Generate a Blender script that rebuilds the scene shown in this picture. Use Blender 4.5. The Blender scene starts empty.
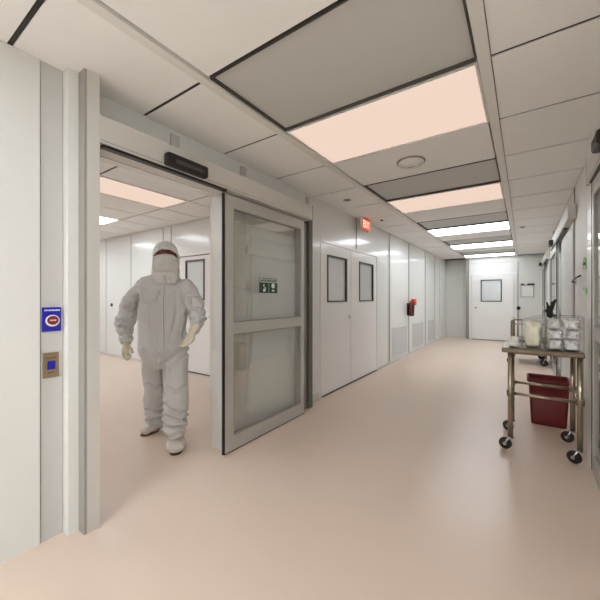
import bpy, bmesh, math, random
from mathutils import Vector, Matrix, noise
from mathutils.bvhtree import BVHTree
random.seed(7)
PI = math.pi
sc = bpy.context.scene
C = sc.collection

# ------------------------------------------------------------ materials
def s2l(c): return tuple(((v/255)/12.92 if v/255 <= .04045 else ((v/255+.055)/1.055)**2.4) for v in c)
def mat(name, rgb, rough=.5, metal=0, coat=0, nscale=0, namp=0, bump=0, bscale=60, spec=.5, emit=0, ecol=None, stretch=(1,1,1)):
    m = bpy.data.materials.new(name); m.use_nodes = True
    nt = m.node_tree; b = nt.nodes['Principled BSDF']
    col = s2l(rgb)+(1,)
    b.inputs['Base Color'].default_value = col
    b.inputs['Roughness'].default_value = rough; b.inputs['Metallic'].default_value = metal
    b.inputs['Coat Weight'].default_value = coat; b.inputs['Coat Roughness'].default_value = .08
    b.inputs['Specular IOR Level'].default_value = spec
    if emit:
        b.inputs['Emission Color'].default_value = s2l(ecol or rgb)+(1,); b.inputs['Emission Strength'].default_value = emit
    if namp or bump:
        tc = nt.nodes.new('ShaderNodeTexCoord'); mp = nt.nodes.new('ShaderNodeMapping')
        mp.inputs['Scale'].default_value = stretch
        nt.links.new(tc.outputs['Object'], mp.inputs['Vector'])
    if namp:
        n = nt.nodes.new('ShaderNodeTexNoise'); n.inputs['Scale'].default_value = nscale; n.inputs['Detail'].default_value = 4
        r = nt.nodes.new('ShaderNodeMix'); r.data_type = 'RGBA'
        r.inputs['A'].default_value = tuple(max(0, x*(1-namp)) for x in col[:3])+(1,)
        r.inputs['B'].default_value = tuple(min(1, x*(1+namp)) for x in col[:3])+(1,)
        nt.links.new(mp.outputs[0], n.inputs['Vector']); nt.links.new(n.outputs['Fac'], r.inputs['Factor'])
        nt.links.new(r.outputs['Result'], b.inputs['Base Color'])
    if bump:
        n2 = nt.nodes.new('ShaderNodeTexNoise'); n2.inputs['Scale'].default_value = bscale; n2.inputs['Detail'].default_value = 3
        bp = nt.nodes.new('ShaderNodeBump'); bp.inputs['Strength'].default_value = bump; bp.inputs['Distance'].default_value = .01
        nt.links.new(mp.outputs[0], n2.inputs['Vector']); nt.links.new(n2.outputs['Fac'], bp.inputs['Height']); nt.links.new(bp.outputs[0], b.inputs['Normal'])
    return m
def glass_mat(name, tint, refl=.12, rough=.02):
    m = bpy.data.materials.new(name); m.use_nodes = True; nt = m.node_tree; nt.nodes.clear()
    o = nt.nodes.new('ShaderNodeOutputMaterial'); mx = nt.nodes.new('ShaderNodeMixShader')
    t = nt.nodes.new('ShaderNodeBsdfTransparent'); t.inputs[0].default_value = tint+(1,)
    g = nt.nodes.new('ShaderNodeBsdfGlossy'); g.inputs['Roughness'].default_value = rough
    f = nt.nodes.new('ShaderNodeLayerWeight'); f.inputs['Blend'].default_value = refl
    ge = nt.nodes.new('ShaderNodeNewGeometry'); sb = nt.nodes.new('ShaderNodeMath'); sb.operation = 'SUBTRACT'; sb.inputs[0].default_value = 1
    ml = nt.nodes.new('ShaderNodeMath'); ml.operation = 'MULTIPLY'
    nt.links.new(ge.outputs['Backfacing'], sb.inputs[1]); nt.links.new(sb.outputs[0], ml.inputs[0]); nt.links.new(f.outputs['Fresnel'], ml.inputs[1])
    nt.links.new(ml.outputs[0], mx.inputs[0]); nt.links.new(t.outputs[0], mx.inputs[1]); nt.links.new(g.outputs[0], mx.inputs[2])
    nt.links.new(mx.outputs[0], o.inputs[0]); return m
M = dict(
 wall = mat('white_wall_panel', (222,223,220), .28, coat=.35, nscale=1.2, namp=.015, bump=.02, bscale=2.5),
 wallflat = mat('matt_white_paint', (218,218,214), .5, nscale=2, namp=.015),
 grey = mat('grey_panel', (190,189,186), .45, nscale=2, namp=.015),
 door = mat('white_door_paint', (232,231,229), .35, coat=.2),
 ceil = mat('ceiling_tile', (236,236,234), .7, nscale=5, namp=.02, bump=.08, bscale=180),
 gap = mat('ceiling_gap', (60,58,55), .8),
 strip = mat('white_grid_strip', (222,221,216), .5),
 filt = mat('filter_mesh', (196,196,193), .55, nscale=160, namp=.1),
 dark = mat('dark_frame', (70,68,64), .5),
 floor = mat('vinyl_floor', (212,192,176), .3, nscale=1.3, namp=.035, bump=.02, bscale=3, spec=.35),
 cove = mat('vinyl_cove', (205,200,194), .4),
 alu = mat('brushed_aluminium', (190,189,183), .38, metal=.45, nscale=3, namp=.03, stretch=(1,1,14)),
 alul = mat('painted_aluminium', (205,203,197), .45, metal=.15),
 alud = mat('dark_aluminium', (150,148,142), .5, metal=.2),  # darker grey metal tone for seams, beads, frames and fittings
 postshade = mat('post_side_shade', (150,147,140), .6),
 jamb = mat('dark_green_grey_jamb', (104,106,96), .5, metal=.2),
 steel = mat('stainless_steel', (146,134,114), .3, metal=.85, nscale=8, namp=.06),
 steelw = mat('worktop_steel', (116,104,86), .35, metal=.8, nscale=8, namp=.06),
 steelt = mat('stainless_tube', (168,156,134), .25, metal=.8),
 black = mat('black_plastic', (22,21,21), .4),
 rubber = mat('black_rubber', (26,25,25), .6),
 chrome = mat('chrome', (200,200,198), .15, metal=1),
 blue = mat('blue_sign', (14,18,158), .35),
 white = mat('white_print', (235,235,235), .5),
 redbtn = mat('red_button', (130,28,26), .35, coat=.5),
 brass = mat('brass_plate', (150,132,100), .35, metal=.5),
 green = mat('green_sticker', (20,66,44), .4),
 palegreen = mat('pale_green_band', (178,192,176), .5),
 lime = mat('lime_sticker', (78,190,62), .5),
 exitbody = mat('sign_housing', (222,214,204), .5),
 red = mat('red_bin', (106,20,17), .55, coat=.0, nscale=6, namp=.06),
 darkred = mat('dark_red_paint', (88,22,18), .35, coat=.4),
 orange = mat('orange_red_plastic', (232,84,44), .4),
 suit = mat('coverall_fabric', (198,197,195), .75, nscale=30, namp=.03, bump=.25, bscale=45),
 suitl = mat('coverall_light_fabric', (212,211,208), .75, nscale=30, namp=.03, bump=.2, bscale=50),
 mask = mat('mask_fabric', (204,203,199), .8, bump=.15, bscale=60),
 glove = mat('latex_glove', (205,194,172), .5, nscale=20, namp=.05, bump=.1, bscale=80),
 shoe = mat('shoe_cover', (212,202,193), .65, nscale=25, namp=.04, bump=.3, bscale=50),
 sole = mat('brown_sole', (86,70,58), .7),
 skin = mat('skin', (150,100,84), .5),
 goggle = mat('dark_red_lens', (104,24,22), .2, coat=.6),
 eye = mat('eye_white', (210,200,196), .3),
 pane = mat('frosted_pane', (212,216,216), .15, coat=.5, nscale=3, namp=.03, stretch=(6,6,.3)),
 paper = mat('paper', (226,224,220), .7),
 pack = mat('clear_white_wrap', (242,241,243), .3, coat=.4, nscale=14, namp=.06),
 mark = mat('dark_print', (66,64,66), .5),
 bluec = mat('blue_wrap', (60,82,150), .4),
 cream = mat('cream_wrap', (245,240,220), .45, coat=.3, nscale=12, namp=.08),
 tissue = mat('white_tissue', (240,238,232), .7, bump=.2, bscale=40),
 louver = mat('grille_metal', (200,198,195), .5),
)
M['glass'] = glass_mat('leaf_glass', (.97,.98,.972), .6)
M['acrylic'] = glass_mat('clear_acrylic', (.985,.988,.985), .08)
def emitter(name, col, k):
    m = bpy.data.materials.new(name); m.use_nodes = True; nt = m.node_tree; nt.nodes.clear()
    o = nt.nodes.new('ShaderNodeOutputMaterial'); e = nt.nodes.new('ShaderNodeEmission')
    e.inputs[0].default_value = col+(1,); e.inputs[1].default_value = k
    nt.links.new(e.outputs[0], o.inputs[0]); return m
PEACH = (1.0, .76, .63); WHITE = (.90, .948, 1.0)
M['lpeach'] = emitter('lit_diffuser_peach', PEACH, .375)
M['lwhite'] = emitter('lit_diffuser_white', WHITE, 5.0)
M['lnear'] = emitter('fill_diffuser_overhead', WHITE, 1.6)  # unseen panel above the camera, added to light the near corridor
M['lback'] = emitter('fill_diffuser_back', WHITE, 19)  # overbright unseen panel, added to bounce fill light off the back wall
M['lsoft'] = emitter('lit_diffuser_soft', WHITE, 2.3)
M['lstrong'] = emitter('fill_diffuser_room', WHITE, 5.5)
M['lexit'] = emitter('lit_exit_face', (.86, .09, .05), .42)
M['lexitt'] = emitter('lit_exit_letters', (1.0, .72, .45), .8)

# ------------------------------------------------------------ helpers
def box(bm, x0, x1, y0, y1, z0, z1, mi=0, bev=0):
    vs = [bm.verts.new(p) for p in ((x0,y0,z0),(x1,y0,z0),(x1,y1,z0),(x0,y1,z0),(x0,y0,z1),(x1,y0,z1),(x1,y1,z1),(x0,y1,z1))]
    fs = []
    for q in ((0,3,2,1),(4,5,6,7),(0,1,5,4),(1,2,6,5),(2,3,7,6),(3,0,4,7)):
        f = bm.faces.new([vs[i] for i in q]); f.material_index = mi; fs.append(f)
    if bev:
        es = list({e for f in fs for e in f.edges})
        r = bmesh.ops.bevel(bm, geom=es, offset=bev, segments=2, profile=.5, affect='EDGES')
        for f in r['faces']: f.material_index = mi
def ring_tube(bm, pts, rad, n=10, mi=0, caps=True):
    """swept round tube through points; rad: number or list"""
    pts = [Vector(p) for p in pts]; R = rad if isinstance(rad, (list, tuple)) else [rad]*len(pts)
    up = None; rings = []
    for i, p in enumerate(pts):
        t = (pts[min(i+1, len(pts)-1)]-pts[max(i-1, 0)]).normalized()
        if up is None: up = Vector((0,0,1)) if abs(t.z) < .9 else Vector((0,1,0))
        a = t.cross(up).normalized(); b = a.cross(t).normalized(); up = b
        rings.append([bm.verts.new(p+R[i]*(math.cos(2*PI*k/n)*a+math.sin(2*PI*k/n)*b)) for k in range(n)])
    for i in range(len(rings)-1):
        for k in range(n):
            f = bm.faces.new((rings[i][k], rings[i][(k+1)%n], rings[i+1][(k+1)%n], rings[i+1][k])); f.smooth = True; f.material_index = mi
    if caps:
        f = bm.faces.new(rings[0][::-1]); f.material_index = mi
        f = bm.faces.new(rings[-1]); f.material_index = mi
def lathe(bm, prof, M4=Matrix(), n=24, mi=0):
    """profile [(r,h)] around local z, placed by M4"""
    rings = []
    for r, h in prof:
        rings.append([bm.verts.new(M4 @ Vector((r*math.cos(2*PI*k/n), r*math.sin(2*PI*k/n), h))) for k in range(n)])
    for i in range(len(rings)-1):
        for k in range(n):
            f = bm.faces.new((rings[i][k], rings[i][(k+1)%n], rings[i+1][(k+1)%n], rings[i+1][k])); f.smooth = True; f.material_index = mi
    for r in (rings[0][::-1], rings[-1]):
        f = bm.faces.new(r); f.material_index = mi
def obj(name, bm, mats, parent=None, flat=False):
    me = bpy.data.meshes.new(name)
    bmesh.ops.recalc_face_normals(bm, faces=bm.faces)
    bm.to_mesh(me); bm.free()
    for m in (mats if isinstance(mats, (list, tuple)) else [mats]): me.materials.append(m if not isinstance(m, str) else M[m])
    o = bpy.data.objects.new(name, me); C.objects.link(o)
    if parent is not None:
        o.parent = parent; o.matrix_parent_inverse = Matrix.Translation(parent.location).inverted() if parent.parent is None else Matrix()
    return o
def bobj(name, dims, m, parent=None, bev=0):
    bm = bmesh.new(); box(bm, *dims, bev=bev); return obj(name, bm, m, parent)
def boxes(name, lst, m, parent=None, bev=0):
    bm = bmesh.new()
    for d in lst: box(bm, *d, bev=bev)
    return obj(name, bm, m, parent)
def struct(o): o['kind'] = 'structure'; return o
def tag(o, label, cat, group=None):
    o['label'] = label; o['category'] = cat
    if group: o['group'] = group
    return o
def thing(name, loc, label, cat, group=None):
    o = bpy.data.objects.new(name, None); o.empty_display_size = .1; C.objects.link(o); o.location = loc
    return tag(o, label, cat, group)
def sub(name, bm, m, part):          # sub-part: its part sits at the parent's inverse, keep world coordinates
    o = obj(name, bm, m); o.parent = part; return o

# ------------------------------------------------------------ dimensions
WL = -2.27; WR = .5; ZC = 2.68; YE = 12.45; YB = -3.6; RZ = 2.76
ys = [2.05+.76*k for k in range(-7, 14)]

# ------------------------------------------------------------ setting
bm = bmesh.new(); box(bm, -9.6, .62, -3.7, 12.6, -.08, 0); struct(obj('floor', bm, 'floor'))
bm = bmesh.new()
for y0, y1, z0, z1 in ((YB, .95, 0, 2.8), (.95, 2.0, 2.28, 2.8), (2.0, 3.80, 0, 2.8), (3.80, 5.80, 2.125, 2.8), (5.80, YE+.1, 0, 2.8)):
    box(bm, -2.34, WL, y0, y1, z0, z1)
struct(obj('wall_left', bm, 'wall'))
bm = bmesh.new(); box(bm, WR, .6, YB, YE+.1, 0, 2.8); struct(obj('wall_right', bm, 'wallflat'))
bm = bmesh.new(); box(bm, -2.34, -1.6, YE, YE+.1, 0, 2.8); box(bm, -1.6, .5, 12.08, YE+.1, 0, 2.8); struct(obj('wall_end', bm, 'wallflat'))
bm = bmesh.new(); box(bm, -2.34, .6, YB-.1, YB, 0, 2.8); struct(obj('wall_back', bm, 'wallflat'))
# adjoining room
bm = bmesh.new(); box(bm, -9.6, -5.40, 3.72, 3.82, 0, 2.9); box(bm, -5.40, -4.26, 3.72, 3.82, 2.13, 2.9); box(bm, -4.26, -3.85, 3.72, 3.82, 0, 2.9)
box(bm, -5.40, -4.26, 3.79, 3.82, 0, 2.13)
struct(obj('wall_room_far', bm, 'wall'))
bm = bmesh.new(); box(bm, -3.85, -3.60, 3.2, 3.82, 0, 2.9, bev=.006); box(bm, -3.60, -2.34, 3.5, 3.6, 0, 2.9); struct(obj('wall_room_pier', bm, 'wallflat'))
bm = bmesh.new(); box(bm, -9.7, -9.6, -3.7, 3.82, 0, 2.9); box(bm, -9.6, -2.34, -3.7, -3.6, 0, 2.9); struct(obj('wall_room_side', bm, 'wallflat'))
# corridor ceiling: tiles with open joints under a dark slab
def is_light(k): return (k % 3) == 0
def is_filter(k): return (k % 3) == 2
bm = bmesh.new(); box(bm, -2.34, .6, YB-.1, YE+.1, 2.72, 2.8, mi=1)
g = .013
for x0, x1 in ((WL, -1.62), (-.15, WR)): box(bm, x0, x1, ys[0], YE, 2.689, 2.721, mi=1)
for i in range(len(ys)-1):
    k = i-7; y0, y1 = ys[i], min(ys[i+1], YE)
    for x0, x1 in ((WL, -1.62), (-.15, WR)):
        box(bm, x0+.004, x1-.004, y0+g, y1-g, ZC, 2.6885)
    if not is_light(k) and not is_filter(k): box(bm, -1.56+g, -.21-g, y0+g, y1-g, ZC, 2.722)
box(bm, WL, WR, YB, ys[0]-g, ZC, 2.722)
struct(obj('ceiling', bm, ['ceil', 'gap']))
struct(boxes('trim_1', [(-1.62, -1.56, YB, 12.08, ZC-.014, 2.70)], 'strip'))
struct(boxes('trim_2', [(-.21, -.15, YB, 12.08, ZC-.014, 2.70)], 'strip'))
# room ceiling
bm = bmesh.new(); box(bm, -9.6, -2.34, -3.7, 3.82, 2.82, 2.9, mi=1)
rx = [-2.34]+[-2.67-.66*i for i in range(11)]; ry = [3.72]+[2.95-1.22*i for i in range(6)]
lights_room = [(3, 1), (3, 3), (6, 1), (6, 3), (9, 1), (9, 3)]
for i in range(11):
    for j in range(6):
        if (i, j) in lights_room: continue
        box(bm, rx[i+1]+g, rx[i]-g, ry[j+1]+g, ry[j]-g, RZ, 2.768); box(bm, rx[i+1], rx[i], ry[j+1], ry[j], 2.7685, 2.821, mi=1)
struct(obj('ceiling_room', bm, ['ceil', 'gap']))
# wall seams, base cove
n = 3
def seam(dims, m='alud'):
    global n
    struct(boxes('trim_%d' % n, [dims], m)); n += 1
for y, w, m in ((4.90, .012, 'alud'), (6.42, .05, 'alul'), (6.50, .03, 'alud'), (7.84, .035, 'alud'), (9.40, .04, 'alud'), (10.60, .02, 'alud'), (11.25, .04, 'alul')):
    seam((WL, WL+.008, y, y+w, 2.14 if y < 5 else .05, 2.66), m)
seam((WL, WL+.012, 5.86, YE, 0, .045), 'cove')
seam((WL, WL+.012, 3.43, 3.72, 0, .09), 'alul')
for x, w, z0 in ((-8.19,.02,.07), (-7.06,.02,.07), (-5.86,.03,.07), (-5.60,.03,.07)):
    seam((x, x+w, 3.712, 3.72, z0, 2.74), 'grey')
seam((-9.6, -5.45, 3.708, 3.72, 0, .07), 'cove')
seam((-1.60, -1.50, 12.065, 12.08, 0, ZC-.015), 'alud')
seam((-1.50, WR, 12.06, 12.08, 2.50, ZC-.015), 'wallflat')
seam((-.17, -.14, 12.07, 12.08, 0, 2.5), 'grey')
# left wall verticals beside the opening
seam((WL, -2.2, YB, .655, 0, ZC-.002), 'wallflat')
seam((WL, -2.205, .660, .765, 0, ZC-.002), 'grey')
seam((WL, -2.14, .768, .822, 0, ZC-.002), 'wallflat')
seam((WL, -2.072, .824, .838, 0, ZC-.002), 'postshade')  # dark strip standing in for the shaded side face of the post
seam((WL, -2.07, .838, .905, 0, ZC-.002), 'alul')
# fixed frame around the opening (inner jambs)
struct(boxes('trim_%d' % n, [(-2.36, -2.20, 1.98, 2.02, 0, 2.28), (-2.268, -2.20, 2.021, 2.27, 0, 2.28)], 'alul')); n += 1
seam((-2.266, -2.20, 3.16, 3.33, 0, 2.275), 'alud')
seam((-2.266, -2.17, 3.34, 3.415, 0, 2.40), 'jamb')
# double door frame and end door frame
struct(boxes('trim_%d' % n, [(-2.275, -2.262, 3.76, 3.80, .09, 2.165), (-2.275, -2.262, 5.80, 5.85, 0, 2.165), (-2.275, -2.262, 3.80, 5.80, 2.125, 2.165)], 'door')); n += 1
struct(boxes('trim_%d' % n, [(-1.50, -1.43, 12.05, 12.08, 0, 2.17), (-.25, -.18, 12.05, 12.08, 0, 2.17), (-1.43, -.25, 12.05, 12.08, 2.10, 2.17)], 'door')); n += 1
struct(boxes('trim_%d' % n, [(-5.44, -5.40, 3.70, 3.72, 0, 2.17), (-4.26, -4.22, 3.70, 3.72, 0, 2.17), (-5.40, -4.26, 3.70, 3.72, 2.13, 2.17)], 'door')); n += 1
# right wall: seams and grey panel
seam((.492, .5, 5.03, 5.08, 0, ZC-.002), 'alud')
seam((.484, .5, 5.085, 6.50, 0, 2.28), 'grey')
seam((.47, .5, 8.12, 8.22, 0, ZC-.002), 'wallflat')
seam((.49, .5, 9.55, 9.62, 0, ZC-.002), 'alud')
seam((.44, .5, 3.415, 3.62, 0, ZC-.002), 'door')

# ------------------------------------------------------------ hinged doors
def frame4(a0, a1, z0, z1, w, f):      # picture frame from four bars; f(a0,a1,z0,z1)->dims
    return [f(a0-w, a1+w, z0-w, z0), f(a0-w, a1+w, z1, z1+w), f(a0-w, a0, z0, z1), f(a1, a1+w, z0, z1)]
def slab_door(name, y0, y1, wy0, wy1, hy):
    bm = bmesh.new()
    for d in ((y0, wy0, .014, 2.12), (wy1, y1, .014, 2.12), (wy0, wy1, .014, 1.30), (wy0, wy1, 1.97, 2.12)):
        box(bm, -2.315, -2.268, *d)
    bmesh.ops.remove_doubles(bm, verts=bm.verts, dist=.0001)
    d = struct(obj(name, bm, 'door'))
    boxes('window_frame', frame4(wy0, wy1, 1.30, 1.97, -.022, lambda a, b, c, e: (-2.312, -2.258, min(a,b), max(a,b), min(c,e), max(c,e))), 'dark', d)
    bobj('window_pane', (-2.30, -2.288, wy0+.001, wy1-.001, 1.301, 1.969), 'pane', d)
    bobj('door_sweep', (-2.268, -2.256, y0, y1, .006, .022), 'dark', d)
    if hy:
        h = bobj('lever_handle', (-2.24, -2.226, hy-.10, hy+.02, 1.055, 1.075), 'chrome', d, bev=.005)
        bm = bmesh.new(); lathe(bm, [(.027,0),(.027,.01),(.012,.012),(.011,.04)], Matrix.Translation((-2.268, hy, 1.065)) @ Matrix.Rotation(PI/2, 4, 'Y'), 16)
        sub('rose', bm, 'chrome', h)
    return d
slab_door('door_1', 3.805, 4.695, 3.95, 4.56, 4.64)
slab_door('door_2', 4.705, 5.795, 5.02, 5.63, 0)
def slab_door_y(name, x0, x1, yf, wx0, wx1, wz0, wz1, knob_x, top, fw='dark'):
    bm = bmesh.new()
    for a, b, c, e in ((x0, wx0, .014, top), (wx1, x1, .014, top), (wx0, wx1, .014, wz0), (wx0, wx1, wz1, top)):
        box(bm, a, b, yf, yf+.04, c, e)
    bmesh.ops.remove_doubles(bm, verts=bm.verts, dist=.0001)
    d = struct(obj(name, bm, 'door'))
    boxes('window_frame', frame4(wx0, wx1, wz0, wz1, -.03, lambda a, b, c, e: (min(a,b), max(a,b), yf-.01, yf+.038, min(c,e), max(c,e))), fw, d)
    bobj('window_pane', (wx0+.001, wx1-.001, yf+.012, yf+.022, wz0+.001, wz1-.001), 'pane', d)
    bobj('door_sweep', (x0, x1, yf-.01, yf, .004, .02), 'dark', d)
    bm = bmesh.new(); lathe(bm, [(.03,0),(.03,.012),(.013,.014),(.012,.04),(.026,.05),(.028,.07),(.015,.082)], Matrix.Translation((knob_x, yf, 1.04)) @ Matrix.Rotation(PI/2, 4, 'X'), 16)
    obj('door_knob', bm, 'chrome', d)
slab_door_y('door_3', -1.42, -.26, 12.03, -1.16, -.575, 1.24, 1.95, -1.30, 2.09)
slab_door_y('door_4', -5.39, -4.27, 3.735, -5.16, -4.62, 1.32, 2.05, -4.40, 2.12)

# ------------------------------------------------------------ automatic doors (left one open, three on the right wall)
def sliding_leaf(xa, xb, y0, y1, label, lead, cat='sliding door', zt=2.265, left=False):
    """xa..xb thickness, lead = y end that carries the black seal"""
    t = thing('sliding_door', ((xa+xb)/2, (y0+y1)/2, 0), label, cat)
    w = .10 if y1-y0 > 1.2 else .075
    wr = .05 if y1-y0 > 1.2 else .06
    a, b = (y0+.008, y1) if lead == 'lo' else (y0, y1)
    bobj('stile', (xa, xb, a, a+w, .012, zt), 'alu', t, bev=.003)
    bobj('stile', (xa, xb, b-wr, b, .012, zt), 'alu', t, bev=.003)
    bobj('top_rail', (xa+.002, xb-.002, a+w, b-wr, zt-.105, zt), 'alu', t)
    bobj('bottom_rail', (xa+.002, xb-.002, a+w, b-wr, .012, .135), 'alu', t)
    bobj('middle_rail', (xa+.002, xb-.002, a+w, b-wr, 1.04, 1.14), 'alu', t)
    xm = (xa+xb)/2
    for z0, z1 in ((.135, 1.04), (1.14, zt-.105)):
        gl = bobj('glass_pane', (xm-.004, xm+.004, a+w, b-wr, z0, z1), 'glass', t)
        boxes('glazing_bead', frame4(a+w, b-wr, z0, z1, -.012, lambda p, q, c, e: (xa+.006, xb-.006, min(p,q), max(p,q), min(c,e), max(c,e))), 'alud', t)
    s0 = (y0-.016, y0) if lead == 'lo' else (y1, y1+.016)
    q0, q1 = (xb-.018, xb+.003) if left else (xa-.002, xa+.010)
    bobj('edge_seal', (q0, q1, s0[0], s0[1], .012, zt), 'rubber', t)
    bobj('bottom_seal', (xa+.004, xb-.004, a, b, .002, .012), 'rubber', t)
    return t
leaf = sliding_leaf(-2.165, -2.12, 1.925, 3.155, 'open aluminium framed glass sliding door with green square sticker on its upper pane', 'lo', left=True)
# sticker on upper pane: pale band with illegible dark strokes, dark green squares with white pictograms
xs = -2.132
st = bobj('safety_sticker', (-2.1385, xs, 2.39, 2.665, 1.41, 1.565), 'green', leaf)
bm = bmesh.new(); box(bm, xs, xs+.001, 2.39, 2.665, 1.515, 1.565); sub('text_band', bm, 'palegreen', st)
bm = bmesh.new()
for i in range(9): box(bm, xs+.001, xs+.002, 2.405+i*.028, 2.405+i*.028+.018, 1.525+.004*(i % 2), 1.541+.003*(i % 3))
box(bm, xs+.001, xs+.002, 2.40, 2.655, 1.556, 1.561); sub('lettering', bm, 'green', st)
bm = bmesh.new()
lathe(bm, [(.027,0),(.027,.0012)], Matrix.Translation((xs, 2.595, 1.485)) @ Matrix.Rotation(PI/2, 4, 'Y'), 18)
box(bm, xs, xs+.0012, 2.575, 2.615, 1.428, 1.443)
box(bm, xs, xs+.0012, 2.445, 2.457, 1.47, 1.50); box(bm, xs, xs+.0012, 2.44, 2.475, 1.425, 1.452); box(bm, xs, xs+.0012, 2.462, 2.48, 1.45, 1.468)
sub('pictogram', bm, 'white', st)
bobj('divider', (xs, xs+.0011, 2.524, 2.530, 1.412, 1.512), 'palegreen', leaf)

def header(x_wall, x_front, y0, y1, label, gap, sgn):
    lo, hi = sorted((x_wall, x_front))
    t = thing('door_operator_housing', ((lo+hi)/2, (y0+y1)/2, 2.28), label, 'door header')
    bobj('cover', (lo, hi, y0, y1, 2.285, 2.452), 'alul', t, bev=.004)
    a, b = sorted((x_front-sgn*.006, x_front-sgn*.05))
    bobj('track_gap', (a, b, gap[0], gap[1], 2.268, 2.285), 'black', t)
    a, b = sorted((x_front, x_front+sgn*.002))
    bobj('end_cap', (lo, hi, y1, y1+.012, 2.28, 2.457), 'alud', t)
    bobj('cover_joint', (a, b, y0+.002, y1-.002, 2.300, 2.304), 'alud', t)
    return t
hd = header(-2.268, -2.07, .907, 3.255, 'long grey door header box above the open left doorway and glass door', (.93, 1.915), 1)
for y in (1.50, 2.25, 3.40):
    bobj('bracket', (-2.268, -2.25, y, y+.075, 2.53, 2.64), 'grey', hd)
def motion_sensor(xf, sgn, y0, y1, label, z0=2.285, z1=2.375):
    t = thing('motion_sensor', (xf, (y0+y1)/2, z0), label, 'motion sensor', None)
    a, b = sorted((xf, xf+sgn*.065))
    bm = bmesh.new(); box(bm, a, b, y0, y1, z0, z1, bev=.018); obj('sensor_body', bm, 'black', t)
    c, d = sorted((xf+sgn*.062, xf+sgn*.069))
    bobj('lens_window', (c, d, y0+.06, y1-.06, z0+.022, z0+.05), 'goggle' if False else 'dark', t, bev=.003)
    return t
motion_sensor(-2.07, 1, 1.315, 1.665, 'long black motion sensor on the header above the doorway with the suited person')
R_lab = ('nearest, at the right picture edge', 'middle one beyond the cart', 'farthest one')
for i, (dy, sy0, sy1) in enumerate(((0, 2.60, 2.80), (4.45, 7.12, 7.42), (8.55, 11.5, 11.8))):
    y0 = 1.0+dy; hf = .42
    y1 = 3.42+dy-(.02 if i else 0)
    header(.498, hf, y0-(.55 if i == 1 else 0), y1+.1 if i < 2 else 12.03, 'pale door header on the right wall, ' + R_lab[i], (y0+.05, y1), -1)
    lf = sliding_leaf(.438, .478, y1-1.27+(.48-.27 if i else 0), y1+(.6 if i == 1 else (0 if i else -.03)), 'closed glass sliding door on the right wall, ' + R_lab[i], 'lo' if i else 'hi') if i < 2 else sliding_leaf(.438, .478, 10.7, 11.9, 'closed glass sliding door on the right wall, ' + R_lab[i], 'lo')
    motion_sensor(hf, -1, sy0, sy1, 'black motion sensor on right wall header, ' + ('cut by the top right picture corner', 'above the black glove', 'small and farthest down the corridor')[i])

# ------------------------------------------------------------ ceiling lights, filters and small fittings
def ceiling_light(x0, x1, y0, y1, z, m, label):
    t = thing('ceiling_light', ((x0+x1)/2, (y0+y1)/2, z), label, 'ceiling light', 'flat rectangular ceiling lights')
    boxes('frame', [(x0, x1, y0, y0+.014, z-.004, z+.03), (x0, x1, y1-.014, y1, z-.004, z+.03), (x0, x0+.014, y0+.014, y1-.014, z-.004, z+.03), (x1-.014, x1, y0+.014, y1-.014, z-.004, z+.03)], 'strip', t)
    bobj('diffuser', (x0+.014, x1-.014, y0+.014, y1-.014, z+.004, z+.02), m, t)
ll = {0: 'nearest peach-tinted rectangular ceiling light cut by the top of the picture', 3: 'second peach-tinted rectangular ceiling light, just beyond a grey recessed filter panel',
      6: 'third corridor ceiling light from the camera, narrow bright white', 9: 'fourth corridor ceiling light, narrow bright white, second nearest to the end wall', 12: 'farthest corridor ceiling light, thin bright bar right before the end wall',
      -3: 'unseen fill light panel added in the ceiling above the camera', -6: 'unseen bright fill light panel added behind the camera'}
for k in (-6, -3, 0, 3, 6, 9, 12):
    y0 = 2.05+.76*k; y1 = min(y0+.76, 12.06)
    m = {0: 'lpeach', 3: 'lpeach', 12: 'lsoft', -3: 'lnear', -6: 'lback'}.get(k, 'lwhite')
    ceiling_light(-1.555, -.215, y0+.006, y1-.006, ZC, m, ll[k])
fl = {-4: 'behind the camera', -1: 'nearest, before the peach ceiling light', 2: 'beside the round smoke detector, between the two peach lights', 5: 'just beyond the second peach ceiling light', 8: 'between the third and fourth ceiling lights', 11: 'before the farthest ceiling light', -7: 'far behind the camera'}
for k in (-4, -1, 2, 5, 8, 11):
    y0 = 2.05+.76*k; y1 = y0+.76; x0, x1 = -1.555, -.215
    t = thing('air_filter_panel', ((x0+x1)/2, y0+.38, ZC), 'grey recessed ceiling filter panel, '+fl[k], 'air filter', 'recessed ceiling filter panels')
    boxes('frame', [(x0, x1, y0+.006, y0+.014, ZC-.002, 2.718), (x0, x1, y1-.014, y1-.006, ZC-.002, 2.718), (x0, x0+.010, y0+.014, y1-.014, ZC-.002, 2.718), (x1-.010, x1, y0+.014, y1-.014, ZC-.002, 2.718)], 'dark', t)
    bobj('filter_face', (x0+.010, x1-.010, y0+.014, y1-.014, 2.700, 2.712), 'filt', t)
for i, j in lights_room:
    x0, x1, y0, y1 = rx[i+1], rx[i], ry[j+1], ry[j]
    m = 'lpeach' if (i, j) == (3, 1) else ('lwhite' if j == 1 else 'lstrong')  # panels out of the doorway's view are added as fill light
    lab = {(3,1): 'peach-tinted ceiling light in the side room above the suited person', (6,1): 'bright white ceiling light seen through the doorway at its left edge'}.get((i, j), 'unseen fill light panel added in the side room, %s row, %s' % ({3:'first', 6:'second', 9:'third'}[i], 'by the far wall' if j == 1 else 'away from the far wall'))
    ceiling_light(x0+.006, x1-.006, y0+.006, y1-.006, RZ, m, lab)
t = tag(boxes('ceiling_slot', [(-3.44, -3.425, 1.9, 2.45, RZ-.004, RZ)], 'dark'), 'thin dark slot in the side room ceiling under the black motion sensor', 'ceiling slot')
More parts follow.
